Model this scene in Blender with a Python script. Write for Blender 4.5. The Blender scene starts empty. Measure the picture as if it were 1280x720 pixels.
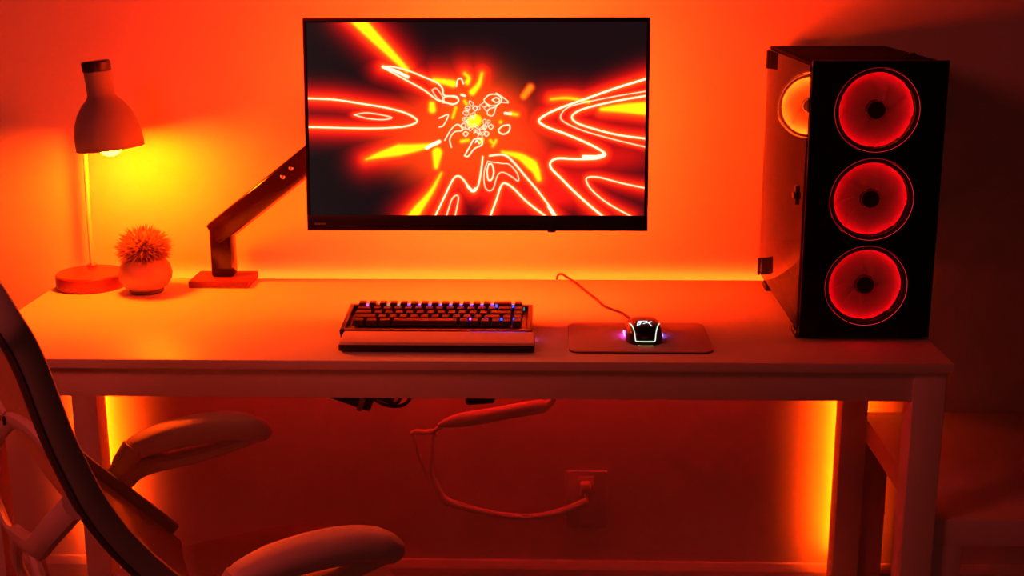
import bpy, bmesh, math, random
import numpy as np
from mathutils import Vector, Matrix, Euler
random.seed(7)
S = bpy.context.scene
COL = S.collection
PI = math.pi

# ------------------------------------------------------------------ materials
def mat(name, col, rough=0.5, metal=0.0, spec=0.5, bump=0.0, bscale=200.0, noise=0.0, nscale=8.0,
        trans=0.0, coat=0.0):
    m = bpy.data.materials.new(name); m.use_nodes = True
    nt = m.node_tree; b = nt.nodes['Principled BSDF']
    b.inputs['Base Color'].default_value = (*col, 1)
    b.inputs['Roughness'].default_value = rough
    b.inputs['Metallic'].default_value = metal
    b.inputs['Specular IOR Level'].default_value = spec
    b.inputs['Coat Weight'].default_value = coat
    tc = nt.nodes.new('ShaderNodeTexCoord')
    if bump:
        n = nt.nodes.new('ShaderNodeTexNoise'); n.inputs['Scale'].default_value = bscale
        n.inputs['Detail'].default_value = 3
        bp = nt.nodes.new('ShaderNodeBump'); bp.inputs['Strength'].default_value = bump
        bp.inputs['Distance'].default_value = 0.002
        nt.links.new(tc.outputs['Object'], n.inputs['Vector'])
        nt.links.new(n.outputs['Fac'], bp.inputs['Height'])
        nt.links.new(bp.outputs['Normal'], b.inputs['Normal'])
    n = nt.nodes.new('ShaderNodeTexNoise'); n.inputs['Scale'].default_value = nscale
    r = nt.nodes.new('ShaderNodeMix'); r.data_type = 'RGBA'
    k = 1 - max(noise, 0.02)
    r.inputs[6].default_value = (*[c * k for c in col], 1)
    r.inputs[7].default_value = (*col, 1)
    nt.links.new(tc.outputs['Object'], n.inputs['Vector'])
    nt.links.new(n.outputs['Fac'], r.inputs[0])
    nt.links.new(r.outputs[2], b.inputs['Base Color'])
    if trans:
        t = nt.nodes.new('ShaderNodeBsdfTranslucent'); t.inputs['Color'].default_value = (*col, 1)
        mx = nt.nodes.new('ShaderNodeMixShader'); mx.inputs[0].default_value = trans
        nt.links.new(b.outputs[0], mx.inputs[1]); nt.links.new(t.outputs[0], mx.inputs[2])
        nt.links.new(mx.outputs[0], nt.nodes['Material Output'].inputs[0])
    return m

def emit(name, col, strength):
    m = bpy.data.materials.new(name); m.use_nodes = True
    nt = m.node_tree; nt.nodes.clear()
    e = nt.nodes.new('ShaderNodeEmission'); e.inputs[0].default_value = (*col, 1); e.inputs[1].default_value = strength
    o = nt.nodes.new('ShaderNodeOutputMaterial'); nt.links.new(e.outputs[0], o.inputs[0])
    return m

RED = (1.0, 0.030, 0.0035)
M = dict(
    wall=mat('painted wall', (.84, .74, .66), .75, bump=.12, bscale=160, noise=.03),
    floor=mat('floor carpet', (.30, .26, .22), .95, bump=.6, bscale=400, noise=.25, nscale=30),
    trimw=mat('white trim', (.84, .76, .66), .4),
    desk=mat('white desk lacquer', (.87, .82, .70), .45, spec=.4, bump=.02, bscale=60, noise=.03),
    tablew=mat('white side table foil', (.80, .72, .66), .45),
    black=mat('black plastic', (.012, .011, .012), .45, noise=.1),
    blackg=mat('black gloss plastic', (.008, .007, .008), .12, coat=.4),
    blackm=mat('black powder coat', (.004, .003, .004), .55, spec=.15, bump=.1, bscale=600),
    darkm=mat('dark case steel', (.008, .006, .006), .8, spec=.05),
    armm=mat('black polished arm metal', (.016, .004, .005), .14, spec=.35),
    armplate=mat('dark base plate', (.14, .016, .012), .6),
    lampw=mat('matte lamp enamel', (.34, .30, .30), .55),
    polew=mat('white pole enamel', (.85, .78, .70), .3),
    lampbase=mat('lamp base enamel', (.30, .035, .03), .3),
    chrome=mat('brushed steel', (.75, .72, .68), .25, metal=1.0),
    pot=mat('glazed ceramic pot', (.52, .30, .26), .35, noise=.1),
    potd=mat('dark pot foot', (.08, .05, .05), .6),
    leaf=mat('grass ball blades', (.55, .30, .24), .6, noise=.3, nscale=60, trans=.25),
    chairp=mat('pale grey chair plastic', (.78, .68, .60), .42),
    chaird=mat('grey chair frame', (.34, .42, .40), .5, noise=.1),
    chairdd=mat('dark grey seam', (.10, .11, .10), .6),
    padm=mat('arm pad foam', (.80, .70, .64), .6, bump=.1, bscale=500),
    seatm=mat('seat fabric', (.68, .55, .50), .9, bump=.5, bscale=900, noise=.1, nscale=60),
    cordw=mat('white cord vinyl', (.75, .73, .72), .45),
    cordr=mat('dark mouse cord braid', (.035, .008, .008), .6),
    keycap=mat('dark keycap', (.060, .018, .034), .40, noise=.1),
    kbcase=mat('keyboard case', (.03, .018, .02), .3),
    rest=mat('wrist rest wood', (.85, .66, .60), .45, noise=.1, nscale=20),
    padgrey=mat('grey mouse mat cloth', (.60, .42, .44), .8, bump=.2, bscale=1500, noise=.1),
    mouseb=mat('mouse shell', (.010, .009, .012), .28),
    blade=mat('frosted fan blade', (.60, .50, .50), .4, trans=.5),
    logo=mat('grey logo print', (.35, .33, .33), .5),
    board=mat('circuit board', (.02, .02, .02), .5, noise=.3, nscale=40),
    outlet=mat('outlet plastic', (.78, .77, .75), .35),
    led=emit('led strip orange', (1.0, .034, .0014), 185.0),
    ledv=emit('led strip leg', (1.0, .050, .0004), 230.0),
    redfill=emit('red fill strip', (1.0, .004, .006), 42.0),
    ledm=emit('monitor backlight', (1.0, .0270, .0018), 980.0),
    bulb=emit('lamp bulb', (1.0, .058, .0004), 1200.0),
    fanred=emit('fan led red', (1.0, .0, .004), 34.0),
    fanring=emit('fan ring glow red', (1.0, .02, .03), 2.0),
    fanor=emit('fan led orange', (1.0, .060, .002), 900.0),
    fanringo=emit('fan ring glow orange', (1.0, .10, .012), 12.0),
    kblue=emit('key light blue', (.04, .07, 1.0), 2.6),
    kpurp=emit('key light purple', (.35, .07, 1.0), 3.0),
    kgreen=emit('key light grey green', (.25, .40, .36), .9),
    kpink=emit('key light pink', (.7, .10, .55), 14.0),
    mstrip=emit('mouse strip white', (.72, .86, .66), 1.25),
    mlogo=emit('mouse logo white', (.75, .90, .95), 1.3),
    mpurp=emit('mouse side light purple', (.75, .10, 1.0), 14.0),
    mblue=emit('mouse side light blue', (.25, .15, 1.0), 7.0),
    mgreen=emit('mouse rear light', (.70, .75, .08), 2.6),
)

# woven mesh fabric of the chair back: translucent, a little see-through
def mesh_fabric():
    m = bpy.data.materials.new('chair back mesh'); m.use_nodes = True
    nt = m.node_tree; b = nt.nodes['Principled BSDF']
    b.inputs['Base Color'].default_value = (.62, .50, .46, 1); b.inputs['Roughness'].default_value = .8
    t = nt.nodes.new('ShaderNodeBsdfTranslucent'); t.inputs[0].default_value = (.70, .58, .54, 1)
    tr = nt.nodes.new('ShaderNodeBsdfTransparent')
    m1 = nt.nodes.new('ShaderNodeMixShader'); m1.inputs[0].default_value = .30
    m2 = nt.nodes.new('ShaderNodeMixShader'); m2.inputs[0].default_value = .02
    nt.links.new(b.outputs[0], m1.inputs[1]); nt.links.new(t.outputs[0], m1.inputs[2])
    nt.links.new(m1.outputs[0], m2.inputs[1]); nt.links.new(tr.outputs[0], m2.inputs[2])
    nt.links.new(m2.outputs[0], nt.nodes['Material Output'].inputs[0])
    tc = nt.nodes.new('ShaderNodeTexCoord'); w = nt.nodes.new('ShaderNodeTexWave'); w.inputs['Scale'].default_value = 250
    bp = nt.nodes.new('ShaderNodeBump'); bp.inputs['Strength'].default_value = .15; bp.inputs['Distance'].default_value = .001
    nt.links.new(tc.outputs['Object'], w.inputs['Vector']); nt.links.new(w.outputs['Fac'], bp.inputs['Height'])
    nt.links.new(bp.outputs[0], b.inputs['Normal'])
    return m
M['backmesh'] = mesh_fabric()

def tinted_glass():
    m = bpy.data.materials.new('tinted tempered glass'); m.use_nodes = True
    nt = m.node_tree; nt.nodes.clear()
    tr = nt.nodes.new('ShaderNodeBsdfTransparent'); tr.inputs[0].default_value = (.75, .72, .72, 1)
    g = nt.nodes.new('ShaderNodeBsdfGlossy'); g.inputs['Roughness'].default_value = .02; g.inputs[0].default_value = (.8, .8, .8, 1)
    f = nt.nodes.new('ShaderNodeFresnel'); f.inputs[0].default_value = 1.5
    mx = nt.nodes.new('ShaderNodeMixShader'); o = nt.nodes.new('ShaderNodeOutputMaterial')
    ge = nt.nodes.new('ShaderNodeNewGeometry'); mu = nt.nodes.new('ShaderNodeMath'); mu.operation = 'SUBTRACT'; mu.use_clamp = True
    nt.links.new(f.outputs[0], mu.inputs[0]); nt.links.new(ge.outputs['Backfacing'], mu.inputs[1])
    nt.links.new(mu.outputs[0], mx.inputs[0]); nt.links.new(tr.outputs[0], mx.inputs[1]); nt.links.new(g.outputs[0], mx.inputs[2])
    nt.links.new(mx.outputs[0], o.inputs[0])
    return m
M['glass'] = tinted_glass()

# ------------------------------------------------------------------ geometry helpers
def empty(name, loc, label, cat, group=None, rz=0):
    o = bpy.data.objects.new(name, None); COL.objects.link(o)
    o.empty_display_size = .05
    o.location = loc; o.rotation_euler = (0, 0, rz)
    o['label'] = label; o['category'] = cat
    if group: o['group'] = group
    return o

def link(name, bm, m, parent=None, smooth=True, ang=35):
    me = bpy.data.meshes.new(name)
    bmesh.ops.recalc_face_normals(bm, faces=bm.faces)
    if smooth:
        for f in bm.faces: f.smooth = True
        for e in bm.edges:
            if len(e.link_faces) == 2 and e.calc_face_angle(0) > math.radians(ang): e.smooth = False
    bm.to_mesh(me); bm.free()
    for mm in (m if isinstance(m, (list, tuple)) else [m]): me.materials.append(mm)
    o = bpy.data.objects.new(name, me); COL.objects.link(o)
    if parent is not None: o.parent = parent
    return o

def tag(o, label=None, cat=None, group=None, kind=None):
    if label: o['label'] = label
    if cat: o['category'] = cat
    if group: o['group'] = group
    if kind: o['kind'] = kind
    return o

def box(bm, c, s, bev=0.0, rot=None, seg=2, mi=0):
    """bevelled box, centre c, full size s"""
    t = bmesh.new(); bmesh.ops.create_cube(t, size=1)
    bmesh.ops.scale(t, vec=s, verts=t.verts)
    if bev > 0:
        bmesh.ops.bevel(t, geom=list(t.edges), offset=min(bev, min(s) * .49), segments=seg, profile=.5, affect='EDGES', clamp_overlap=True)
    if rot is not None: bmesh.ops.rotate(t, cent=(0, 0, 0), matrix=Euler(rot).to_matrix(), verts=t.verts)
    bmesh.ops.translate(t, vec=c, verts=t.verts)
    for f in t.faces: f.material_index = mi
    add(bm, t)

def boxb(bm, lo, hi, bev=0.0, mi=0):
    lo = Vector(lo); hi = Vector(hi); box(bm, (lo + hi) / 2, hi - lo, bev, mi=mi)

def add(bm, t):
    me = bpy.data.meshes.new('tmp'); t.to_mesh(me); t.free(); bm.from_mesh(me); bpy.data.meshes.remove(me)

def catmull(P, n=8):
    P = [Vector(p) for p in P]
    if len(P) < 3: return P
    Q = [P[0] * 2 - P[1]] + P + [P[-1] * 2 - P[-2]]
    out = []
    for i in range(1, len(Q) - 2):
        a, b, c, d = Q[i - 1:i + 3]
        for k in range(n):
            t = k / n
            out.append(.5 * ((2 * b) + (c - a) * t + (2 * a - 5 * b + 4 * c - d) * t * t + (3 * b - a - 3 * c + d) * t ** 3))
    out.append(P[-1]); return out

def tube(bm, P, r, seg=10, n=8, smooth=True, up=(0, 0, 1), flat=1.0, closed=False, rs=None, sup=2.0):
    """sweep a (super)ellipse: r across, r*flat along 'up'. r a number or per-point list (interpolated)"""
    P0 = [Vector(p) for p in P]
    if closed: 
        k = len(P0); ext = P0[-2:] + P0 + P0[:2]
        pts = catmull(ext, n)[2 * n: (2 + k) * n]
        rr = [r] * len(pts) if not isinstance(r, (list, tuple)) else [r[0]] * len(pts)
    else:
        pts = catmull(P0, n) if smooth else P0
        if isinstance(r, (list, tuple)):
            rr = []
            for i in range(len(pts)):
                t = i / (len(pts) - 1) * (len(r) - 1); j = min(int(t), len(r) - 2); rr.append(r[j] + (r[j + 1] - r[j]) * (t - j))
        else: rr = [r] * len(pts)
    N = len(pts); rings = []
    upv = Vector(up).normalized()
    for i in range(N):
        if closed: tg = pts[(i + 1) % N] - pts[i - 1]
        else: tg = pts[min(i + 1, N - 1)] - pts[max(i - 1, 0)]
        tg.normalize()
        side = tg.cross(upv)
        if side.length < 1e-3: side = tg.cross(Vector((1, 0.01, 0)))
        side.normalize(); u2 = side.cross(tg).normalized()
        ring = []
        for k in range(seg):
            a = 2 * PI * k / seg; ca, sa = math.cos(a), math.sin(a)
            e = 2 / sup
            x = math.copysign(abs(ca) ** e, ca); y = math.copysign(abs(sa) ** e, sa)
            ring.append(bm.verts.new(pts[i] + side * (rr[i] * x) + u2 * (rr[i] * flat * y)))
        rings.append(ring)
    for i in range(N if closed else N - 1):
        A = rings[i]; B = rings[(i + 1) % N]
        for k in range(seg): bm.faces.new((A[k], A[(k + 1) % seg], B[(k + 1) % seg], B[k]))
    if not closed:
        bm.faces.new(rings[0]); bm.faces.new(rings[-1][::-1])

def lathe(bm, prof, c=(0, 0, 0), seg=48, axis='z', rot=None, cap=True):
    """prof: list of (r, h)"""
    t = bmesh.new(); rings = []
    for r, h in prof:
        if r < 1e-5: rings.append([t.verts.new((0, 0, h))])
        else: rings.append([t.verts.new((r * math.cos(2 * PI * k / seg), r * math.sin(2 * PI * k / seg), h)) for k in range(seg)])
    for A, B in zip(rings, rings[1:]):
        for k in range(seg):
            a0, a1 = A[k % len(A)], A[(k + 1) % len(A)]; b0, b1 = B[k % len(B)], B[(k + 1) % len(B)]
            vs = []
            for v in (a0, a1, b1, b0):
                if v not in vs: vs.append(v)
            if len(vs) > 2: t.faces.new(vs)
    if axis == 'y': bmesh.ops.rotate(t, cent=(0, 0, 0), matrix=Matrix.Rotation(PI / 2, 3, 'X'), verts=t.verts)
    if rot is not None: bmesh.ops.rotate(t, cent=(0, 0, 0), matrix=Euler(rot).to_matrix(), verts=t.verts)
    bmesh.ops.translate(t, vec=c, verts=t.verts)
    add(bm, t)

def torus(bm, R, r, c, axis='y', seg=72, ms=8):
    prof = [(R + r * math.cos(2 * PI * k / ms), r * math.sin(2 * PI * k / ms)) for k in range(ms + 1)]
    lathe(bm, prof, c, seg, axis); bmesh.ops.remove_doubles(bm, verts=bm.verts, dist=1e-6)

def rrect(w, d, r, seg=6):
    pts = []
    for cx, cy, a0 in ((w / 2 - r, d / 2 - r, 0), (-w / 2 + r, d / 2 - r, PI / 2), (-w / 2 + r, -d / 2 + r, PI), (w / 2 - r, -d / 2 + r, 1.5 * PI)):
        for k in range(seg + 1):
            a = a0 + PI / 2 * k / seg; pts.append((cx + r * math.cos(a), cy + r * math.sin(a)))
    return pts

def prism(bm, pts, z0, z1, bev=0.0):
    t = bmesh.new()
    vs = [t.verts.new((x, y, z0)) for x, y in pts]; f = t.faces.new(vs)
    r = bmesh.ops.extrude_face_region(t, geom=[f]); nv = [v for v in r['geom'] if isinstance(v, bmesh.types.BMVert)]
    bmesh.ops.translate(t, vec=(0, 0, z1 - z0), verts=nv)
    if bev:
        es = [e for e in t.edges if abs(e.verts[0].co.z - e.verts[1].co.z) < 1e-7]
        bmesh.ops.bevel(t, geom=es, offset=bev, segments=2, profile=.5, affect='EDGES')
    add(bm, t)

def B(): return bmesh.new()

# ------------------------------------------------------------------ the room
WY = 2.660
bm = B(); boxb(bm, (-2.4, WY, 0), (2.6, WY + .10, 2.6)); tag(link('wall_back', bm, M['wall'], smooth=False), kind='structure')
bm = B(); boxb(bm, (-2.4, -2.4, -.05), (2.6, WY, 0)); tag(link('floor', bm, M['floor'], smooth=False), kind='structure')
bm = B(); t = [(0, 0), (.012, 0), (.012, .066), (.009, .074), (.005, .082), (0, .084)]
vs0 = [bm.verts.new((-2.4, WY - a, b)) for a, b in t]; vs1 = [bm.verts.new((2.6, WY - a, b)) for a, b in t]
bm.faces.new(vs0); bm.faces.new(vs1[::-1])
for i in range(6): bm.faces.new((vs0[i], vs0[(i + 1) % 6], vs1[(i + 1) % 6], vs1[i]))
tag(link('baseboard_back', bm, M['trimw'], smooth=False), kind='structure')

# ------------------------------------------------------------------ desk
X0, X1, Y0, Y1, ZT = -1.034, .659, 2.057, 2.630, .740
desk = empty('desk', (-.19, 2.34, 0), 'long white desk with square legs standing against the back wall', 'desk')
def dl(name, bm, m, **k):
    o = link(name, bm, m, desk, **k); o.location = (.19, -2.34, 0); return o
bm = B(); boxb(bm, (X0, Y0, .723), (X1, Y1, ZT), .0025); dl('desktop', bm, M['desk'])
L = .054; fx0, fx1 = -1.028, .653; fy0, fy1 = 2.070, 2.622
for (x, y) in ((fx0, fy0), (fx1 - L, fy0), (fx0, fy1 - L), (fx1 - L, fy1 - L)):
    bm = B(); boxb(bm, (x, y, 0), (x + L, y + L, .7235), .002); dl('leg', bm, M['desk'])
for lo, hi in (((fx0 + L, fy0 + .004, .668), (fx1 - L, fy0 + .022, .7235)), ((fx0 + L, fy1 - .030, .668), (fx1 - L, fy1 - .012, .7235)),
               ((fx0 + .006, fy0 + L, .668), (fx0 + .024, fy1 - L, .7235)), ((fx1 - .024, fy0 + L, .668), (fx1 - .006, fy1 - L, .7235))):
    bm = B(); boxb(bm, lo, hi, .0015); dl('apron', bm, M['desk'])
# LED strips stuck to the rear of the apron and of the two back legs, facing the wall, plus an added red fill strip and light baffles
bm = B(); box(bm, (-.1875, fy1 - .0062, .7088), (fx1 - fx0 - 2 * L - .03, .0020, .0125), 0, rot=(math.radians(68), 0, 0)); dl('strip_baffle', bm, M['chrome'], smooth=False)  # unseen backing added to keep the strip from lighting downwards
bm = B(); box(bm, (-.1875, fy1 - .0055, .7106), (fx1 - fx0 - 2 * L - .04, .0012, .0100), 0, rot=(math.radians(68), 0, 0)); dl('led_strip', bm, M['led'], smooth=False)['label'] = 'orange glowing led strip'
bm = B(); box(bm, (-.1875, fy1 - .0100, .6655), (fx1 - fx0 - 2 * L - .20, .0012, .0060), 0, rot=(math.radians(-50), 0, 0)); dl('led_strip', bm, M['redfill'], smooth=False)['label'] = 'red glowing fill strip added under the apron'  # extra strip added to fill the wall and cords below with red
for x in (fx0 + L / 2, fx1 - L / 2):
    bm = B(); boxb(bm, (x - .016, fy1 - .0005, .118), (x + .016, fy1 + .0060, .702))
    for q in (-1, 1): boxb(bm, (min(x + q * .0145, x + q * .016), fy1 + .0060, .118), (max(x + q * .0145, x + q * .016), fy1 + .0112, .702))
    dl('strip_baffle', bm, M['black'], smooth=False)  # added channel, its lips shaped to cut the strip's spread on the wall
    bm = B(); boxb(bm, (x - .004, fy1 + .0058, .12), (x + .004, fy1 + .0080, .70)); dl('led_strip', bm, M['ledv'], smooth=False)['label'] = 'orange glowing led strip'

# ------------------------------------------------------------------ side table on the right
tb = empty('side_table', (.932, 2.362, 0), 'low white square side table with thick top, right of the desk', 'table')
bm = B(); box(bm, (0, 0, .424), (.55, .55, .050), .002); link('tabletop', bm, M['tablew'], tb)
for sx in (-1, 1):
    for sy in (-1, 1):
        bm = B(); boxb(bm, (sx * .275 - (.05 if sx > 0 else 0), sy * .275 - (.05 if sy > 0 else 0), 0), (sx * .275 + (.05 if sx < 0 else 0), sy * .275 + (.05 if sy < 0 else 0), .3995), .0015)
        link('leg', bm, M['tablew'], tb)

# ------------------------------------------------------------------ monitor
mon = empty('monitor', (-.142, 2.30, 1.104), 'black computer monitor showing an abstract neon orange swirl', 'monitor')
mon.rotation_euler = (math.radians(-6), 0, 0)
W_, H_ = .614, .377
bm = B()
pts = rrect(W_, H_, .004, 3)
prism(bm, pts, -.002, .010, .001)
bmesh.ops.rotate(bm, cent=(0, 0, 0), matrix=Matrix.Rotation(-PI / 2, 3, 'X'), verts=bm.verts)   # z -> +y
# thicker electronics hump behind
box(bm, (0, .024, -.03), (.36, .030, .22), .012)
link('housing', bm, M['blackg'], mon)
# bezel: thin frame and deeper chin standing proud of the screen
bm = B()
sx0, sx1, sz0, sz1 = -.3005, .3005, -.1605, .1805
boxb(bm, (-W_ / 2, -.004, sz1), (W_ / 2, -.0015, H_ / 2), .0006); boxb(bm, (-W_ / 2, -.004, -H_ / 2), (W_ / 2, -.0015, sz0), .0006)
boxb(bm, (-W_ / 2, -.004, sz0), (sx0, -.0015, sz1), .0006); boxb(bm, (sx1, -.004, sz0), (W_ / 2, -.0015, sz1), .0006)
link('bezel', bm, M['black'], mon)
bm = B(); boxb(bm, (.128, -.003, -H_ / 2 - .003), (.142, .004, -H_ / 2 + .001), .001); link('power_button', bm, M['black'], mon)
# small grey maker's mark on the chin (too faint to read)
bm = B(); x = -.294
for w in (.0030, .0026, .0030, .0026, .0030, .0030):
    boxb(bm, (x, -.0046, -.178), (x + w, -.0039, -.1745)); x += w + .0009
link('brand_mark', bm, M['logo'], mon, smooth=False)

# what the screen shows: coloured light per vertex of a fine grid
def screen_pixels(GX, GY):
    px = np.linspace(35, 1092, GX)[None, :].repeat(GY, 0); py = np.linspace(637, 38, GY)[:, None].repeat(GX, 1)
    def z2(P): return [((x / 3.6 + 500 - 370) * 2.483, (y / 3.6 + 80 - 10) * 2.483) for x, y in P]
    def dist(P):
        P = [tuple(q) for q in catmull([(a, b, 0) for a, b in P], 6)]
        d = np.full(px.shape, 1e9)
        for (x0, y0, _), (x1, y1, _) in zip(P, P[1:]):
            vx, vy = x1 - x0, y1 - y0; l = vx * vx + vy * vy + 1e-9
            t = np.clip(((px - x0) * vx + (py - y0) * vy) / l, 0, 1)
            d = np.minimum(d, np.hypot(px - x0 - t * vx, py - y0 - t * vy))
        return d
    lines = [  # (points, half width)
        ([(35, 271), (120, 275), (200, 287), (280, 300), (345, 318), (378, 341), (345, 357), (280, 363), (200, 364), (35, 360)], 3.8),
        ([(180, 322), (215, 316), (260, 321), (298, 331), (270, 337), (220, 333), (180, 322)], 2.2),
        ([(270, 172), (305, 174), (350, 185), (400, 205), (440, 222), (458, 240), (464, 262), (500, 265), (508, 280), (490, 290), (465, 282), (440, 275), (400, 245), (340, 212), (270, 174)], 3.2),
        ([(274, 174), (310, 186), (350, 205)], 7.5),
        ([(425, 245), (440, 241), (462, 272), (458, 280), (440, 268), (425, 245)], 1.8),
        ([(1092, 212), (1000, 240), (900, 275), (830, 300), (785, 320), (760, 341), (785, 360), (840, 380), (900, 405), (950, 430), (968, 447), (940, 458), (880, 460), (820, 458), (797, 470), (800, 490), (830, 520), (870, 560), (920, 605), (965, 642)], 5.0),
        ([(900, 452), (945, 452), (964, 445)], 8.0),
        ([(1092, 250), (1000, 265), (900, 285), (850, 300), (828, 325), (840, 345), (900, 372), (1000, 400), (1092, 422)], 2.2),
        ([(1092, 264), (1000, 280), (920, 298), (880, 312), (863, 329), (880, 348), (940, 368), (1010, 385), (1092, 396)], 4.2),
        ([(1092, 550), (1020, 535), (950, 517), (915, 517), (910, 530), (930, 560), (980, 600), (1052, 640)], 3.0),
        (z2([(158, 675), (200, 590), (240, 510), (265, 492), (290, 510), (330, 562), (355, 540), (370, 470), (378, 405)]), 4.0),
        (z2([(310, 540), (330, 560), (345, 550)]), 7.0),
        (z2([(210, 675), (235, 600), (258, 580), (265, 600), (250, 675)]), 2.4),
        (z2([(412, 675), (440, 600), (460, 540), (480, 525), (520, 550), (580, 610), (665, 675)]), 4.2),
        (z2([(410, 400), (470, 395), (510, 420), (570, 490), (630, 560), (690, 640), (714, 675)]), 4.2),
        (z2([(680, 630), (704, 672)]), 8),
        (z2([(400, 425), (385, 470), (385, 530), (400, 557), (425, 550), (445, 490), (470, 475), (510, 495), (540, 515), (535, 480), (500, 440), (470, 435), (430, 430), (400, 425)]), 2.0),
        (z2([(405, 437), (398, 470), (403, 508), (418, 508), (428, 475), (420, 440), (405, 437)]), 3.2),
        (z2([(385, 145), (410, 125), (445, 125), (465, 145), (450, 168), (420, 175), (390, 160), (385, 145)]), 2.6),
        (z2([(422, 148), (440, 138), (456, 150), (440, 160), (422, 148)]), 2.6),
        (z2([(440, 118), (475, 140), (495, 160), (460, 160), (440, 180), (425, 218), (400, 212), (408, 190), (440, 180)]), 2.2),
        (z2([(450, 282), (470, 265), (500, 262), (498, 288), (475, 302), (455, 295), (450, 282)]), 3.0),
        (z2([(260, 88), (266, 58), (282, 54), (292, 76)]), 2.8),
        (z2([(282, 125), (298, 130)]), 5.0),
        (z2([(180, 230), (222, 215), (200, 262), (180, 270)]), 2.6),
        (z2([(205, 330), (235, 280), (265, 258), (287, 285), (250, 292), (228, 325), (235, 362)]), 2.6),
        (z2([(295, 400), (318, 360), (340, 325), (372, 328), (375, 350), (340, 368), (312, 402), (295, 400)]), 3.0),
        (z2([(345, 340), (352, 330), (362, 345)]), 3.0),
        (z2([(122, 364), (150, 350), (180, 336)]), 9.0),
        (z2([(480, 208), (505, 211)]), 6.0),
        (z2([(195, 160), (205, 135), (250, 135), (268, 148), (255, 165), (195, 160)]), 2.4),
    ]
    rng = random.Random(3); cx, cy = z2([(340, 240)])[0]
    for k in range(26):
        a = rng.random() * 2 * PI; r = 50 * rng.random() ** .75 * 1.15; s = 4 + 7 * rng.random() * (0.4 + r / 60); x, y = cx + r * math.cos(a), cy + r * math.sin(a)
        n = 6; P = [(x + s * (.2 + 1.4 * rng.random()) * math.cos(2 * PI * i / n), y + s * (.2 + 1.4 * rng.random()) * math.sin(2 * PI * i / n)) for i in range(n)]
        lines.append((P + [P[0]], 1.5))
    for q in ((415, 268), (395, 300), (300, 300), (385, 270), (310, 185), (345, 185)):
        x, y = z2([q])[0]; s = 8; lines.append(([(x - s, y), (x, y - s * .8), (x + s, y), (x, y + s), (x - s, y)], 2.2))
    blobs = [  # yellow streaks: points, half width at start, at end
        ([(178, 10), (235, 70), (292, 127), (348, 184)], 23, 9), ([(215, 461), (260, 447), (320, 432)], 3, 19), ([(320, 432), (380, 424), (440, 412)], 19, 5),
        ([(440, 440), (438, 462), (436, 484)], 17, 8), ([(452, 505), (425, 555), (400, 590)], 4, 11), ([(400, 590), (380, 615), (355, 650)], 11, 18),
        ([(798, 274), (850, 271), (915, 282)], 4, 6), ([(955, 305), (1020, 302), (1100, 303)], 7, 22),
        ([(645, 438), (700, 452), (738, 478)], 5, 18), ([(738, 478), (750, 495), (760, 522)], 18, 9), ([(425, 290), (426, 306)], 10, 12), ([(432, 215), (465, 220), (492, 226)], 8, 12),
        ([(528, 195), (540, 208), (536, 222)], 5, 9), ([(582, 195), (572, 228), (552, 252)], 5, 11), ([(672, 318), (692, 322)], 7, 5), ([(608, 402), (618, 412), (625, 402)], 5, 5),
        ([(cx - 30, cy - 60), (cx - 25, cy - 52)], 5, 6), ([(cx - 40, cy + 65), (cx - 20, cy + 62)], 6, 6), ([(cx + 20, cy + 70), (cx + 24, cy + 60)], 6, 7),
        ([(cx + 58, cy + 80), (cx + 66, cy + 68)], 4, 5), ([(640, 345), (640, 346)], 6, 5), ([(500, 300), (490, 330)], 5, 5), ([(cx + 5, cy), (cx - 5, cy + 5)], 20, 20)]
    def dist2(P, w0, w1):
        P = [tuple(q) for q in catmull([(a, b, 0) for a, b in P], 6)]; n = len(P) - 1; best = np.full(px.shape, 1e9)
        for i_, ((x0, y0, _), (x1, y1, _)) in enumerate(zip(P, P[1:])):
            vx, vy = x1 - x0, y1 - y0; l = vx * vx + vy * vy + 1e-9
            t = np.clip(((px - x0) * vx + (py - y0) * vy) / l, 0, 1)
            best = np.minimum(best, np.hypot(px - x0 - t * vx, py - y0 - t * vy) - (w0 + (w1 - w0) * (i_ + t) / n))
        return best
    oranges = [([(712, 265), (733, 238)], 5)]
    red = np.zeros(px.shape); org = np.zeros(px.shape); whi = np.zeros(px.shape); yel = np.zeros(px.shape)
    for P, w in lines:
        d = dist(P)
        whi = np.maximum(whi, np.clip((w * .62 + .8 - d) / 2.4, 0, 1))
        k = min(1, w / 4)
        org = np.maximum(org, (.40 + .50 * k) * np.exp(-np.maximum(d - w * .72, 0) / (2.2 + 3.6 * k)))
        red = np.maximum(red, (.6 + .4 * k) * np.exp(-(np.maximum(d - w, 0) / (18 + 20 * k)) ** 1.4))
    for P, w0, w1 in blobs:
        d = dist2(P, w0, w1)
        yel = np.maximum(yel, np.clip((1 - d) / 9, 0, 1)); org = np.maximum(org, np.exp(-np.maximum(d, 0) / 8)); red = np.maximum(red, np.exp(-(np.maximum(d, 0) / 44) ** 1.3))
    for P, w in oranges:
        d = dist(P); org = np.maximum(org, 1.3 * np.exp(-np.maximum(d - w, 0) / 5)); red = np.maximum(red, .9 * np.exp(-np.maximum(d - w, 0) / 10))
    rc = np.hypot((px - cx) / 150, (py - cy) / 125); org = np.maximum(org, .62 * np.exp(-rc ** 2.2)); org = np.maximum(org, .38 * np.exp(-(np.hypot((px - 520) / 260, (py - 400) / 150)) ** 4))
    body = 1.05 * np.exp(-(np.hypot((px - 530) / 240, (py - 380) / 200)) ** 3) + .9 * np.exp(-(np.hypot((px - 690) / 130, (py - 530) / 130)) ** 3) + .75 * np.exp(-(np.hypot((px - 860) / 140, (py - 560) / 70)) ** 3) + .7 * np.exp(-(np.hypot((px - 1000) / 150, (py - 450) / 60)) ** 2)
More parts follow.
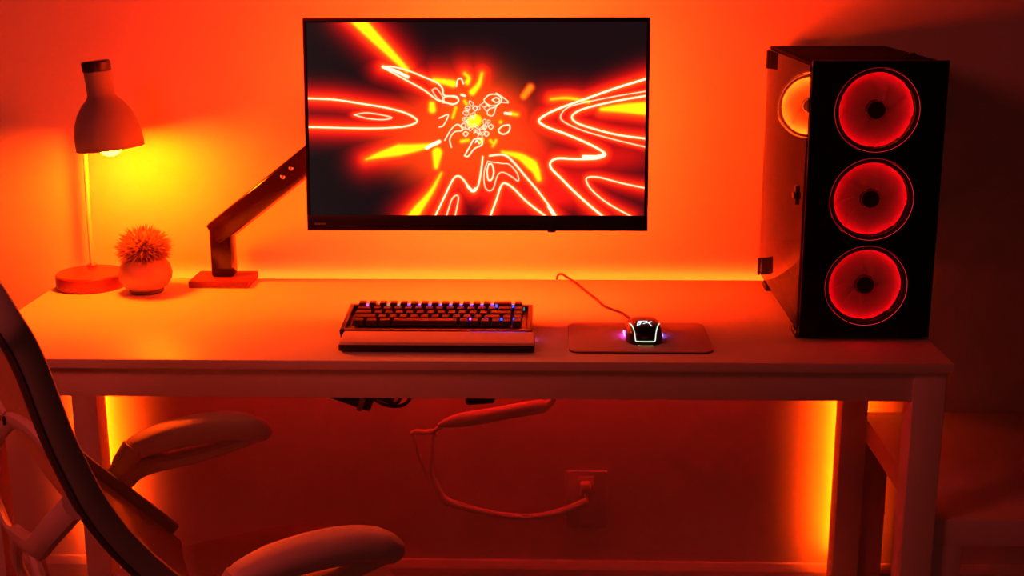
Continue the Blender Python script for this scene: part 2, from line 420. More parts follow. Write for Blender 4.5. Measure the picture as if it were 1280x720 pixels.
    tr_dark = np.exp(-(np.hypot((px - 800) / 230, (py - 120) / 120)) ** 4)
    body = np.clip(body * (1 - .9 * tr_dark), 0, 1)
    red = np.clip(np.maximum(red, body * .92), 0, 1.2); red = red * (1 - .5 * tr_dark * (red < .6))
    bg = np.array([.0055, .0035, .0050]); left = np.clip((330 - px) / 300, 0, 1)[..., None] * np.array([.003, .003, .002])
    c = np.zeros(px.shape + (3,)) + bg + left
    c = c + red[..., None] ** 1.7 * np.array([1.5, .0, .0]) + red[..., None] ** 3 * np.array([.0, .012, .002])
    c = c + np.clip(org, 0, 1.3)[..., None] ** 1.3 * np.array([2.2, .20, .0])
    c = c + yel[..., None] * (np.array([2.4, 1.0, .0]))
    c = c * (1 - whi[..., None]) + whi[..., None] * np.array([4.5, 1.5, .95])
    return c
GX, GY = 500, 284
cols = screen_pixels(GX, GY)
xs = np.linspace(sx0, sx1, GX); zs = np.linspace(sz0, sz1, GY)
V = np.zeros((GY, GX, 3)); V[..., 0] = xs[None, :]; V[..., 1] = -.0024; V[..., 2] = zs[:, None]
me = bpy.data.meshes.new('screen'); me.vertices.add(GX * GY); me.vertices.foreach_set('co', V.reshape(-1).astype(np.float32))
i = np.arange(GY - 1)[:, None] * GX + np.arange(GX - 1)[None, :]
F = np.stack([i, i + 1, i + GX + 1, i + GX], -1).reshape(-1)
nf = (GX - 1) * (GY - 1)
me.loops.add(nf * 4); me.loops.foreach_set('vertex_index', F.astype(np.int32))
me.polygons.add(nf); me.polygons.foreach_set('loop_start', (np.arange(nf) * 4).astype(np.int32))
me.update(calc_edges=True); me.validate()
at_ = me.color_attributes.new('picture', 'FLOAT_COLOR', 'POINT')
at_.data.foreach_set('color', np.concatenate([cols, np.ones(cols.shape[:2] + (1,))], -1).reshape(-1).astype(np.float32))
m = bpy.data.materials.new('lit screen'); m.use_nodes = True; nt = m.node_tree; b = nt.nodes['Principled BSDF']
b.inputs['Base Color'].default_value = (.004, .004, .004, 1); b.inputs['Roughness'].default_value = .35; b.inputs['Specular IOR Level'].default_value = .3
a = nt.nodes.new('ShaderNodeVertexColor'); a.layer_name = 'picture'
nt.links.new(a.outputs[0], b.inputs['Emission Color']); b.inputs['Emission Strength'].default_value = 1.0
me.materials.append(m)
so = bpy.data.objects.new('screen', me); COL.objects.link(so); so.parent = mon
# backlight strip: a loop stuck on the rear of the housing
bm = B()
for lo, hi in (((-.155, .0392, .045), (.155, .0412, .055)), ((-.155, .0392, -.115), (.155, .0412, -.105)), ((-.165, .0392, -.115), (-.155, .0412, .055)), ((.155, .0392, -.115), (.165, .0412, .055))):
    boxb(bm, lo, hi)
link('backlight_strip', bm, M['ledm'], mon, smooth=False)['label'] = 'orange glowing led strip'

# ------------------------------------------------------------------ monitor arm
arm = empty('monitor_stand', (-.690, 2.588, .74), 'dark glossy monitor arm on a square base plate', 'monitor arm')
bm = B(); box(bm, (0, 0, .0075), (.124, .094, .015), .002); link('base_plate', bm, M['armplate'], arm)
bm = B(); box(bm, (0, .010, .066), (.046, .044, .103), .006); lathe(bm, [(0, .112), (.021, .112), (.023, .115), (.023, .120), (0, .120)], (0, .010, 0), 28)
link('column', bm, M['armm'], arm)
def beam(p, q, w, h, bev=.006):
    p, q = Vector(p), Vector(q); d = q - p; t = bmesh.new()
    bmesh.ops.create_cube(t, size=1); bmesh.ops.scale(t, vec=(d.length, w, h), verts=t.verts)
    bmesh.ops.bevel(t, geom=list(t.edges), offset=bev, segments=3, profile=.5, affect='EDGES')
    R = d.to_track_quat('X', 'Z').to_matrix(); bmesh.ops.rotate(t, cent=(0, 0, 0), matrix=R, verts=t.verts)
    bmesh.ops.translate(t, vec=(p + q) / 2, verts=t.verts); return t
base = Vector((-.690, 2.588, .74))
P = lambda x, y, z: Vector((x, y, z)) - base
t = beam(P(-.703, 2.598, .842), P(-.385, 2.520, 1.088), .042, .050, .007)
link('lower_arm', t, M['armm'], arm)
t = beam(P(-.385, 2.500, 1.100), P(-.150, 2.400, 1.108), .034, .040, .008); lathe(t, [(0, -.03), (.022, -.03), (.022, .03), (0, .03)], P(-.385, 2.508, 1.095), 28)
link('upper_arm', t, M['armm'], arm)
bm = B(); box(bm, P(-.142, 2.351, 1.104), (.10, .006, .10), .002, rot=(math.radians(-6), 0, 0)); lathe(bm, [(0, -.022), (.018, -.022), (.018, .022), (0, .022)], P(-.147, 2.376, 1.106), 24, 'y')
link('mount_plate', bm, M['armm'], arm)
for (x, y, z) in ((-.527, 2.5325, .990), (-.545, 2.537, .972)):
    bm = B(); lathe(bm, [(0, 0), (.0042, 0), (.0045, .0015), (.003, .003), (0, .003)], P(x, y, z), 16, 'y'); link('screw', bm, M['chrome'], arm)

# ------------------------------------------------------------------ desk lamp
lamp = empty('desk_lamp', (-.958, 2.557, .74), 'desk lamp with pale bell shade, black cap and round base, switched on', 'lamp')
bm = B(); lathe(bm, [(0, 0), (.068, 0), (.070, .002), (.070, .027), (.0675, .030), (0, .030)], seg=64); link('base', bm, M['lampbase'], lamp)
bm = B(); tube(bm, [(-.012, .046, .029), (-.010, .046, .15), (-.004, .044, .30), (.018, .010, .372), (.060, -.040, .400)], .0052, 14); link('pole', bm, M['polew'], lamp)
bm = B(); lathe(bm, [(0, 0), (.011, 0), (.011, .006), (.006, .010), (0, .010)], (-.012, .046, .0295), 20); link('pole_collar', bm, M['chrome'], lamp)
SR = (0, math.radians(-5.5), 0); SC = (.082, -.055, .295)
bm = B()
outer = [(r_ * .978, h_ * .978) for r_, h_ in [(.0665, 0), (.0668, .010), (.0655, .030), (.061, .052), (.053, .071), (.042, .088), (.031, .099), (.0272, .106), (.0262, .120), (.0262, .152)]]
inner = [(r - .0022, h) for r, h in outer[::-1]]
lathe(bm, outer + [(.020, .154)] + inner[1:] + [(.0665, 0)], SC, 64, rot=SR); bmesh.ops.remove_doubles(bm, verts=bm.verts, dist=1e-5)
link('shade', bm, M['lampw'], lamp)
bm = B(); off = Euler(SR).to_matrix() @ Vector((0, 0, .150))
lathe(bm, [(0, 0), (.0262, 0), (.0275, .002), (.0275, .017), (.025, .020), (0, .020)], Vector(SC) + off, 40, rot=SR); link('cap', bm, M['black'], lamp)
bm = B(); prof = [(0, -.021)] + [(.0245 * math.sin(a), -.0235 * math.cos(a)) for a in [PI * k / 14 for k in range(1, 12)]] + [(.013, .028), (.013, .060), (0, .060)]
off = Euler(SR).to_matrix() @ Vector((0, 0, .007)); lathe(bm, prof, Vector(SC) + off, 32, rot=SR); link('bulb', bm, M['bulb'], lamp)

# ------------------------------------------------------------------ potted grass ball
plant = empty('potted_plant', (-.829, 2.512, .74), 'small round pot with a spiky grass ball, beside the desk lamp', 'plant')
bm = B(); lathe(bm, [(0, .006), (.030, .006), (.043, .014), (.0515, .028), (.0535, .040), (.050, .055), (.041, .067), (.039, .070), (.036, .068), (.036, .058), (0, .058)], seg=56); link('pot', bm, M['pot'], plant)
bm = B(); lathe(bm, [(0, 0), (.031, 0), (.034, .003), (.034, .008), (0, .008)], seg=48); link('pot_foot', bm, M['potd'], plant)
bm = B(); bmesh.ops.create_icosphere(bm, subdivisions=2, radius=.036, matrix=Matrix.Translation((0, 0, .092)))
rg = random.Random(5)
for k in range(1500):
    u = rg.uniform(-.75, 1); a = rg.uniform(0, 2 * PI); s = math.sqrt(1 - u * u)
    d = Vector((s * math.cos(a), s * math.sin(a), u)); d2 = (d + Vector((rg.gauss(0, .25), rg.gauss(0, .25), rg.gauss(0, .25)))).normalized()
    r0 = .026; ln = rg.uniform(.022, .038); c = Vector((0, 0, .090)); p0 = c + Vector((d.x, d.y, d.z * .8)) * r0; tip = p0 + Vector((d2.x, d2.y, d2.z * .85)) * ln
    sd = d2.cross(Vector((rg.gauss(0, 1), rg.gauss(0, 1), rg.gauss(0, 1)))).normalized() * .0016; mid = p0.lerp(tip, .6)
    th = d2.cross(sd).normalized() * .0005
    a0, a1, b0, b1, e = bm.verts.new(p0 + sd), bm.verts.new(p0 - sd), bm.verts.new(mid + sd * .9 + th), bm.verts.new(mid - sd * .9 + th), bm.verts.new(tip)
    bm.faces.new((a0, a1, b1, b0)); bm.faces.new((b0, b1, e))
me = bpy.data.meshes.new('foliage'); bm.to_mesh(me); bm.free(); me.materials.append(M['leaf'])
o = bpy.data.objects.new('foliage', me); COL.objects.link(o); o.parent = plant; o['label'] = 'spiky ball of short grass blades'

# ------------------------------------------------------------------ keyboard
kb = empty('keyboard', (-.210, 2.235, .74), 'compact black mechanical keyboard with purple and blue key lights', 'keyboard')
tilt = math.radians(6.0)
def kl(name, bm, m, **k):
    bmesh.ops.rotate(bm, cent=(0, -.068, 0), matrix=Matrix.Rotation(tilt, 3, 'X'), verts=bm.verts)
    return link(name, bm, m, kb, **k)
bm = B(); KW, KD = .338, .130
prism(bm, rrect(KW, KD, .006, 4), .001, .014, .0015)
for lo, hi in (((-KW / 2, -KD / 2, .012), (KW / 2, -KD / 2 + .010, .021)), ((-KW / 2, KD / 2 - .010, .012), (KW / 2, KD / 2, .021)), ((-KW / 2, -KD / 2, .012), (-KW / 2 + .0085, KD / 2, .021)), ((KW / 2 - .0085, -KD / 2, .012), (KW / 2, KD / 2, .021))):
    boxb(bm, lo, hi, .0015)
kl('case', bm, M['kbcase'])
for x in (-.13, .13):
    bm = B(); boxb(bm, (x - .018, .050, 0), (x + .018, .062, .0137), .001); link('foot', bm, M['black'], kb)
U = .01905
rows = [[1] * 13 + [2, 1], [1.5] + [1] * 12 + [1.5, 1], [1.75] + [1] * 11 + [2.25, 1], [2.25] + [1] * 10 + [1.75, 1, 1], [1.25] * 3 + [6.25] + [1] * 6]
xk0 = -8 * U
def keycap(w, dy, top):
    bm = bmesh.new(); hw, hd = w / 2 - .0007, U / 2 - .0007
    a = [bm.verts.new((x, y, 0)) for x, y in ((-hw, -hd), (hw, -hd), (hw, hd), (-hw, hd))]
    i_ = .0028
    bq = [bm.verts.new((x, y + dy, z)) for x, y, z in ((-hw + i_, -hd + i_, top), (hw - i_, -hd + i_, top), (hw - i_, hd - i_, top + .0006), (-hw + i_, hd - i_, top + .0006))]
    bm.faces.new(a[::-1]); bm.faces.new(bq)
    for k in range(4): bm.faces.new((a[k], a[(k + 1) % 4], bq[(k + 1) % 4], bq[k]))
    bmesh.ops.bevel(bm, geom=list(bm.edges), offset=.0007, segments=2, profile=.5, affect='EDGES')
    return bm
for r, row in enumerate(rows):
    x = xk0; yc = .0455 - r * U + .0005; top = [.0125, .0100, .0090, .0085, .0090][r]
    for w in row:
        bm = keycap(w * U, .0008, top); bmesh.ops.translate(bm, vec=(x + w * U / 2, yc, .0185), verts=bm.verts)
        kl('keycap', bm, M['keycap'], smooth=False); x += w * U
def klight(x, y, m, s=(.0018, .0030, .0040), z=.0200):
    bm = B(); box(bm, (x, y, z), s, .0004); o = kl('key_light', bm, m); return o
for k in range(1, 14):
    m_ = M['kpurp'] if k == 1 else (M['kgreen'] if k in (3, 4) else (M['kblue'] if k != 2 else M['black']))
    if k != 2: klight(xk0 + k * U, .0395, m_, (.0046, .0014, .0060), .0272)
for x, m_ in ((15 * U, 'kblue'), (13.4 * U, 'kblue')): klight(xk0 + x, .0395, M[m_], (.004, .0014, .006), .0272)
klight(xk0 + 16 * U + .0009, .0375, M['kgreen'], (.0014, .004, .006), .0225)
for x, m_ in ((11.1 * U, 'kpurp'), (12.6 * U, 'kpurp'), (15.2 * U, 'kblue'), (14.0 * U, 'kblue')): klight(xk0 + x, .0455 - 3.5 * U - .0004, M[m_], (.0042, .0015, .004), .0255)
klight(KW / 2 + .0008, -.050, M['kpink'], (.0012, .008, .003), .0075)
klight(.110, -KD / 2 - .0006, M['kblue'], (.10, .0008, .0015), .0185)

wr = empty('wrist_rest', (-.203, 2.134, .74), 'low wrist rest with a dark front edge, in front of the keyboard', 'wrist rest')
bm = B(); prism(bm, rrect(.334, .062, .004, 3), .013, .0195, .0018); bmesh.ops.rotate(bm, cent=(0, 0, .015), matrix=Matrix.Rotation(math.radians(2), 3, 'X'), verts=bm.verts); link('top_pad', bm, M['rest'], wr)
bm = B(); prism(bm, rrect(.336, .064, .005, 3), .0025, .0135, .001); link('base', bm, M['black'], wr)
for x in (-.11, .0, .11):
    bm = B(); boxb(bm, (x - .03, -.026, 0), (x + .03, .026, .003), .0008); link('rubber_foot', bm, M['black'], wr)

# ------------------------------------------------------------------ mouse mat, mouse, cable
mm = empty('mouse_mat', (.147, 2.196, .74), 'grey rounded mouse mat lying right of the keyboard', 'mouse mat')
bm = B(); prism(bm, rrect(.246, .180, .018, 8), .0016, .0040, .0006); link('cloth_top', bm, M['padgrey'], mm)
bm = B(); prism(bm, rrect(.2468, .1808, .018, 8), 0, .0017); link('rubber_base', bm, M['black'], mm)
ms = empty('mouse', (.1555, 2.196, .744), 'black gaming mouse with a glowing white outline and logo on the grey mat', 'mouse')
ML = .118
def msurf(v, a, k=1.0):
    """v 0 (rear, near) .. 1 (front); a angle 0..pi over the top"""
    y = -ML / 2 + ML * v
    e = 1 - abs(2 * v - 1) ** 3.2
    hw = (.0335 + .002 * math.cos(2 * PI * v)) * max(e, 0) ** .42
    hh = .040 * max(math.sin(PI * (v ** .80) * .97 + .04), 0) ** .50 * (1 - .22 * v)
    ca, sa = math.cos(a), math.sin(a)
    x = -hw * math.copysign(abs(ca) ** .55, ca) * (1 - .08 * sa)
    z = hh * abs(sa) ** .55
    return Vector((x * k, y, z * k + .0008))
bm = B(); NV, NA = 40, 28; rings = []
for i in range(NV + 1):
    v = .004 + .992 * i / NV; rings.append([bm.verts.new(msurf(v, PI * j / NA)) for j in range(NA + 1)])
for A, C_ in zip(rings, rings[1:]):
    for j in range(NA): bm.faces.new((A[j], A[j + 1], C_[j + 1], C_[j]))
    bm.faces.new((A[0], C_[0], C_[-1], A[-1]))
bm.faces.new(rings[0]); bm.faces.new(rings[-1][::-1]); link('body', bm, M['mouseb'], ms, ang=60)
bm = B(); Pp = [msurf(.50, .50, 1.01), msurf(.30, .66, 1.01), msurf(.12, .80, 1.01), msurf(.05, .78, 1.02)]
half = []
for v in (.30, .25, .20, .15, .11, .08, .055, .038):
    want = .0172 + (.0285 - .0172) * (v - .038) / .342; lo_, hi_ = .05, PI / 2
    for _ in range(30):
        a = (lo_ + hi_) / 2
        if -msurf(v, a).x > want: lo_ = a
        else: hi_ = a
    half.append((v, a))
path = [msurf(v, a, 1.015) for v, a in half] + [Vector((-.0160, -.0580, .0085)), Vector((-.008, -.0594, .0082)), Vector((0, -.0598, .0082)), Vector((.008, -.0594, .0082)), Vector((.0160, -.0580, .0085))] + [msurf(v, PI - a, 1.015) for v, a in half[::-1]]
tube(bm, path, .0009, 8, 4); link('light_strip', bm, M['mstrip'], ms)['label'] = 'glowing white outline strip'
# slanted logo on the hump: two strokes, bar, crossing strokes
bm = B()
def stroke(p, q, w=.0011):
    A = []
    for (u_, w_) in (p, q):
        A.append(msurf(.20 + w_ , PI / 2 + u_, 1.012))
    tube(bm, [A[0], (A[0] + A[1]) / 2 + Vector((0, 0, .0002)), A[1]], w, 6, 2, flat=.4)
for p, q in (((-.26, -.050), (-.17, .040)), ((-.12, -.030), (-.05, .050)), ((-.22, -.002), (-.06, .010)), ((-.17, .046), (.02, .050)), ((-.24, -.045), (-.12, -.035)),
             ((.02, .050), (.20, -.060)), ((-.02, -.020), (.20, .045)), ((.02, .01), (.14, .0)), ((-.30, -.055), (-.24, -.045))): stroke(p, q)
link('logo', bm, M['mlogo'], ms)['label'] = 'glowing white slanted logo'
bm = B(); lathe(bm, [(0, -.0035), (.010, -.0035), (.011, -.002), (.011, .002), (.010, .0035), (0, .0035)], (0, 0, 0), 24, 'y'); bmesh.ops.rotate(bm, cent=(0, 0, 0), matrix=Matrix.Rotation(PI / 2, 3, 'Z'), verts=bm.verts); bmesh.ops.translate(bm, vec=(0, .036, .0150), verts=bm.verts); link('scroll_wheel', bm, M['black'], ms)
for x, m_, nm in ((-.0335, 'mpurp', 'purple'), (.0335, 'mblue', 'blue')):
    bm = B(); box(bm, (x, .004, .0045), (.0016, .030, .0022), .0004); link('side_light', bm, M[m_], ms)['label'] = nm + ' glowing side light'
bm = B(); box(bm, (0, -ML / 2 + .0030, .0008), (.024, .0012, .0010), .0002); link('rear_light', bm, M['mgreen'], ms)['label'] = 'yellow green glowing rear light'
bm = B(); off = Vector((.1555, 2.196, .744))
cp = [(.150, 2.250, .7560), (.143, 2.275, .7520), (.135, 2.310, .7475), (.127, 2.350, .7440), (.116, 2.373, .7425), (.097, 2.402, .7425), (.088, 2.430, .7425), (.080, 2.463, .7425), (.058, 2.532, .7435), (.043, 2.578, .7450), (.026, 2.604, .7500), (.014, 2.622, .7530), (.006, 2.640, .7470), (.003, 2.6445, .735), (.003, 2.6445, .728)]
tube(bm, [Vector(p) - off for p in cp], .0024, 8, 6); link('cable', bm, M['cordr'], ms)['label'] = 'dark red braided cable'

# ------------------------------------------------------------------ PC tower
PX, PY, PZ = .5395, 2.409, .740
pc = empty('computer_tower', (PX, PY, PZ), 'black computer tower with three glowing red front fans and glass side', 'computer')
w2, d2, zb, zt = .1125, .222, .012, .481
bm = B()
boxb(bm, (-w2, -d2 + .010, zt - .006), (w2, d2, zt), .0015)            # top sheet
boxb(bm, (-w2, -d2 + .010, zb), (w2, d2, zb + .006), .0015)            # bottom sheet
boxb(bm, (w2 - .002, -d2 + .010, zb), (w2, d2, zt), .0008)             # right side
boxb(bm, (-w2, -d2 + .010, zb + .006), (-w2 + .012, -d2 + .016, zt - .006))  # front left post
boxb(bm, (-w2 + .002, -d2 + .012, zb + .006), (w2 - .002, -d2 + .052, zb + .018))
link('chassis', bm, M['darkm'], pc)
FZ = (.402, .250, .098)
def plate_holes(w, h, holes, y0, y1, zc, seg=64):
    """plate in xz with round holes, thickness y0..y1: built per band around each hole"""
    bm = B(); bounds = [zc - h / 2] + [(a + b_) / 2 for a, b_ in zip(sorted(z for _, z, _ in holes), sorted(z for _, z, _ in holes)[1:])] + [zc + h / 2]
    for (hx, hz, r), z0, z1 in zip(sorted(holes, key=lambda q: q[1]), bounds, bounds[1:]):
        for y in (y0, y1):
            inn, out = [], []
            for k in range(seg):
                a = 2 * PI * (k + .5) / seg; c_, s_ = math.cos(a), math.sin(a)
                inn.append(bm.verts.new((hx + r * c_, y, hz + r * s_)))
                tx = ((w / 2 - hx) if c_ > 0 else (w / 2 + hx)) / max(abs(c_), 1e-6); tz = ((z1 - hz) if s_ > 0 else (hz - z0)) / max(abs(s_), 1e-6); t_ = min(tx, tz)
                out.append([hx + t_ * c_, hz + t_ * s_])
            # snap nearest samples to the corners
            for cx_, cz_ in ((w / 2, z1), (-w / 2, z1), (w / 2, z0), (-w / 2, z0)):
                j = min(range(seg), key=lambda q: (out[q][0] - cx_) ** 2 + (out[q][1] - cz_) ** 2); out[j] = [cx_, cz_]
            ov = [bm.verts.new((x, y, z)) for x, z in out]
            for k in range(seg): bm.faces.new((inn[k], inn[(k + 1) % seg], ov[(k + 1) % seg], ov[k]))
            if y == y0: i0, o0 = inn, ov
        for k in range(seg):
            bm.faces.new((i0[k], i0[(k + 1) % seg], inn[(k + 1) % seg], inn[k]))
            bm.faces.new((o0[k], o0[(k + 1) % seg], ov[(k + 1) % seg], ov[k]))
    return bm
bm = plate_holes(.225, .477, [(0, z, .0735) for z in FZ], -.222, -.212, .2465); link('front_panel', bm, M['blackm'], pc, ang=30)
bm = plate_holes(.221, .457, [(-.029, .363, .0665), (0.03, .12, .03)], .218, .222, .2465); link('rear_panel', bm, M['darkm'], pc, ang=30)
# interior: motherboard, graphics card, shroud
bm = B(); boxb(bm, (w2 - .016, -.12, .11), (w2 - .010, .19, .42), .001); link('motherboard', bm, M['board'], pc)
bm = B(); boxb(bm, (-.02, -.08, .19), (w2 - .016, .20, .23), .004); link('graphics_card', bm, M['blackg'], pc)
bm = B(); boxb(bm, (-w2 + .012, -.16, zb + .006), (w2 - .004, .214, .085), .002); link('power_supply_shroud', bm, M['blackm'], pc)
bm = B(); boxb(bm, (-w2 - .0042, -d2 + .006, .020), (-w2 - .0002, d2 - .002, .476), .0008); link('glass_panel', bm, M['glass'], pc)['label'] = 'tinted glass side panel'
for z in (.455, .030):
    bm = B(); box(bm, (-w2 - .0042, d2 - .004, z), (.006, .008, .036), .0015); link('hinge', bm, M['black'], pc)
bm = B(); box(bm, (-w2 - .007, -.171, .250), (.006, .012, .034), .002); box(bm, (-w2 - .010, -.171, .250), (.008, .018, .012), .002); link('door_handle', bm, M['black'], pc)
for x in (-.094, .085):
    for y in (-.185, .150):
        bm = B(); boxb(bm, (x - .022, y - .022, 0), (x + .022, y + .022, .0125), .003); link('foot', bm, M['black'], pc)
bm = B(); lathe(bm, [(0, 0), (.006, 0), (.007, .002), (.006, .004), (0, .004)], (.100, -.035, zt), 20); link('power_button', bm, M['black'], pc)
def fan(x, y, z, sgn, R, ledm, ringm, label):
    """sgn -1: faces -y"""
    f = empty('fan', (x, y, z), '', ''); del f['label']; del f['category']; f.parent = pc
    bm = B(); k = R / .0705
    lathe(bm, [(.0700 * k, -.003), (.0700 * k, .001), (.0640 * k, .003), (.0640 * k, .006), (.0690 * k, .006), (.0690 * k, .024), (.0715 * k, .024), (.0715 * k, -.003), (.0700 * k, -.003)], seg=72, axis='y')
    # lathe 'y' maps height h to -y; the lip faces the viewer for sgn -1
    if sgn < 0: bmesh.ops.rotate(bm, cent=(0, 0, 0), matrix=Matrix.Rotation(PI, 3, 'Z'), verts=bm.verts)
    for kk in range(4):
        a = PI / 4 + kk * PI / 2; box(bm, (.040 * k * math.cos(a), -sgn * .0235, .040 * k * math.sin(a)), (.064 * k, .003, .005), 0, rot=(0, -a, 0))
    fr = link('frame', bm, M['black'], f)
    bm = B(); torus(bm, .0707 * k, .0009, (0, sgn * .0005, 0)); link('light_ring', bm, ringm, f)['label'] = label + ' glowing rim ring'
    bm = B(); torus(bm, .0668 * k, .0011, (0, -sgn * .0080, 0)); link('led_ring', bm, ledm, f)['label'] = label + ' light ring behind the lip'
    bm = B(); nb = 9
    for q in range(nb):
        rings = []
        for ir in range(7):
            r = (.0175 + (.0630 - .0175) * ir / 6) * k; row = []
            sweep = .35 * ir / 6
            for ia in range(7):
                t_ = ia / 6; a = 2 * PI * q / nb + sweep + (t_ - .5) * (2 * PI / nb) * 1.45
                row.append(bm.verts.new((r * math.cos(a), -sgn * (.0135 + .006 * t_ + .001 * ir / 6), r * math.sin(a))))
            rings.append(row)
        back = [[bm.verts.new(v.co + Vector((0, -sgn * .0012, 0))) for v in row] for row in rings]
        for ir in range(6):
            for ia in range(6):
                bm.faces.new((rings[ir][ia], rings[ir][ia + 1], rings[ir + 1][ia + 1], rings[ir + 1][ia]))
                bm.faces.new((back[ir][ia], back[ir + 1][ia], back[ir + 1][ia + 1], back[ir][ia + 1]))
        for ir in range(6):
            bm.faces.new((rings[ir][0], rings[ir + 1][0], back[ir + 1][0], back[ir][0])); bm.faces.new((rings[ir][6], back[ir][6], back[ir + 1][6], rings[ir + 1][6]))
        for ia in range(6):
            bm.faces.new((rings[0][ia], back[0][ia], back[0][ia + 1], rings[0][ia + 1])); bm.faces.new((rings[6][ia], rings[6][ia + 1], back[6][ia + 1], back[6][ia]))
    link('impeller', bm, M['blade'], f)
    bm = B(); lathe(bm, [(0, -.020), (.0165 * k, -.020), (.0165 * k, .0035), (.0150 * k, .005), (0, .005)], (0, -sgn * .0135, 0), 40, 'y')
    if sgn > 0: pass
    link('hub', bm, M['black'], f)
    return f
for z in FZ: fan(0, -.2185, z, -1, .0705, M['fanred'], M['fanring'], 'red')['label'] = 'front fan glowing red'
fan(-.029, .205, .363, -1, .0635, M['fanor'], M['fanringo'], 'orange')['label'] = 'rear fan glowing orange behind the side glass'

# ------------------------------------------------------------------ wall outlet and cords
ot = empty('wall_outlet', (.071, WY, .232), 'white wall outlet plate above the baseboard', 'outlet')
bm = B(); box(bm, (0, -.0035, 0), (.090, .007, .136), .0025); link('cover_plate', bm, M['outlet'], ot)
for z in (.033, -.033):
    bm = B(); box(bm, (0, -.0078, z), (.034, .0022, .046), .001)
    for x in (-.006, .006): box(bm, (x, -.0090, z + .004), (.002, .0006, .008), 0)
    link('socket', bm, M['outlet'], ot)
pcord = empty('extension_cord', (.068, 2.645, .270), 'white power cord looping from the wall outlet up under the desk', 'cord')
base2 = Vector((.068, 2.645, .270)); Q = lambda P: [Vector(p) - base2 for p in P]
bm = B(); box(bm, (.001, -.005, -.003), (.026, .024, .024), .005); tube(bm, Q([(.069, 2.636, .262), (.0695, 2.632, .248), (.071, 2.628, .236)]), [.007, .0045, .004], 10, 4); link('plug', bm, M['cordw'], pcord)
bm = B(); tube(bm, Q([(.072, 2.628, .240), (.050, 2.626, .230), (.012, 2.624, .216), (-.035, 2.622, .206), (-.075, 2.622, .204), (-.120, 2.622, .209), (-.163, 2.622, .217), (-.205, 2.622, .229), (-.238, 2.620, .242), (-.252, 2.620, .262), (-.262, 2.618, .290), (-.268, 2.615, .315), (-.264, 2.610, .360), (-.260, 2.605, .400)]),
               [.0085, .0085, .0078, .0072, .0072, .0072, .0075, .0078, .0092, .0075, .006, .005, .0038, .0038], 12, 6, flat=1.1); link('cord', bm, M['cordw'], pcord)
bm = B(); tube(bm, Q([(-.246, 2.615, .262), (-.268, 2.617, .285), (-.286, 2.618, .325), (-.298, 2.615, .365), (-.304, 2.610, .403)]), .0040, 8, 6); link('thin_wire', bm, M['cordw'], pcord)
bm = B(); tube(bm, Q([(-.307, 2.608, .402), (-.296, 2.600, .409), (-.278, 2.598, .409), (-.262, 2.600, .410), (-.256, 2.605, .402)]), .0062, 10, 5); tube(bm, Q([(-.262, 2.598, .408), (-.250, 2.585, .422), (-.232, 2.565, .440)]), .0045, 10, 5); link('cord_bend', bm, M['cordw'], pcord)
sl = empty('cable_sleeve', (-.13, 2.55, .47), 'white puffy cable sleeve hanging under the desk above the cord loop', 'cable sleeve')
b3 = Vector((-.13, 2.55, .47)); Q3 = lambda P: [Vector(p) - b3 for p in P]
bm = B(); tube(bm, Q3([(-.245, 2.555, .441), (-.222, 2.552, .449), (-.190, 2.550, .456), (-.150, 2.550, .463), (-.110, 2.550, .471), (-.070, 2.550, .479), (-.030, 2.550, .486), (-.014, 2.552, .490)]),
               [.004, .011, .0155, .0160, .0150, .0150, .0155, .0150, .009], 18, 6); link('sleeve', bm, M['cordw'], sl)
bm = B(); tube(bm, Q3([(-.018, 2.552, .489), (-.004, 2.554, .500), (.002, 2.556, .530), (.000, 2.560, .60), (.000, 2.565, .7225)]), [.010, .007, .0045, .004, .004, .004], 10, 6); link('cord', bm, M['cordw'], sl)

pa = empty('power_adapter', (-.385, 2.30, .59), 'black power adapter hanging tilted under the desk front, left of the cord loop', 'power adapter')
bm = B(); box(bm, (-.004, 0, .014), (.102, .055, .034), .004, rot=(0, math.radians(20), 0)); link('brick', bm, M['black'], pa)
bm = B(); box(bm, (.023, -.0282, -.004), (.010, .001, .026), 0, rot=(0, math.radians(20), 0)); link('rating_sticker', bm, M['logo'], pa, smooth=False)
bm = B(); tube(bm, [(-.045, 0, .03), (-.055, 0, .06), (-.05, .002, .10), (-.045, .004, .133)], .004, 8, 6); link('cable', bm, M['black'], pa)
bm = B(); tube(bm, [(.040, .004, -.002), (.060, .004, -.014), (.080, .006, -.019), (.098, .006, -.016), (.110, .006, -.004), (.116, .008, .02), (.112, .008, .07), (.10, .008, .133)], .0034, 8, 6); link('cable', bm, M['black'], pa)
bm = B(); tube(bm, [(.045, -.006, .006), (.065, -.006, -.004), (.085, -.004, -.010), (.095, -.004, .004), (.100, -.002, .04), (.09, 0, .133)], .003, 8, 6); link('cable', bm, M['black'], pa)
bm = B(); tube(bm, [(.035, 0, .010), (.062, 0, .004), (.080, 0, -.006)], .008, 8, 6)
link('plug', bm, M['black'], pa)
pb = empty('power_adapter', (-.140, 2.30, .600), 'small black power adapter peeking below the desk edge above the puffy sleeve', 'power adapter')
bm = B(); box(bm, (0, 0, .006), (.052, .05, .040), .004, rot=(0, math.radians(-5), 0)); box(bm, (-.020, 0, -.012), (.016, .02, .014), .003); link('brick', bm, M['black'], pb)
bm = B(); tube(bm, [(.0, 0, .02), (-.004, 0, .06), (0, 0, .123)], .004, 8, 6); link('cable', bm, M['black'], pb)

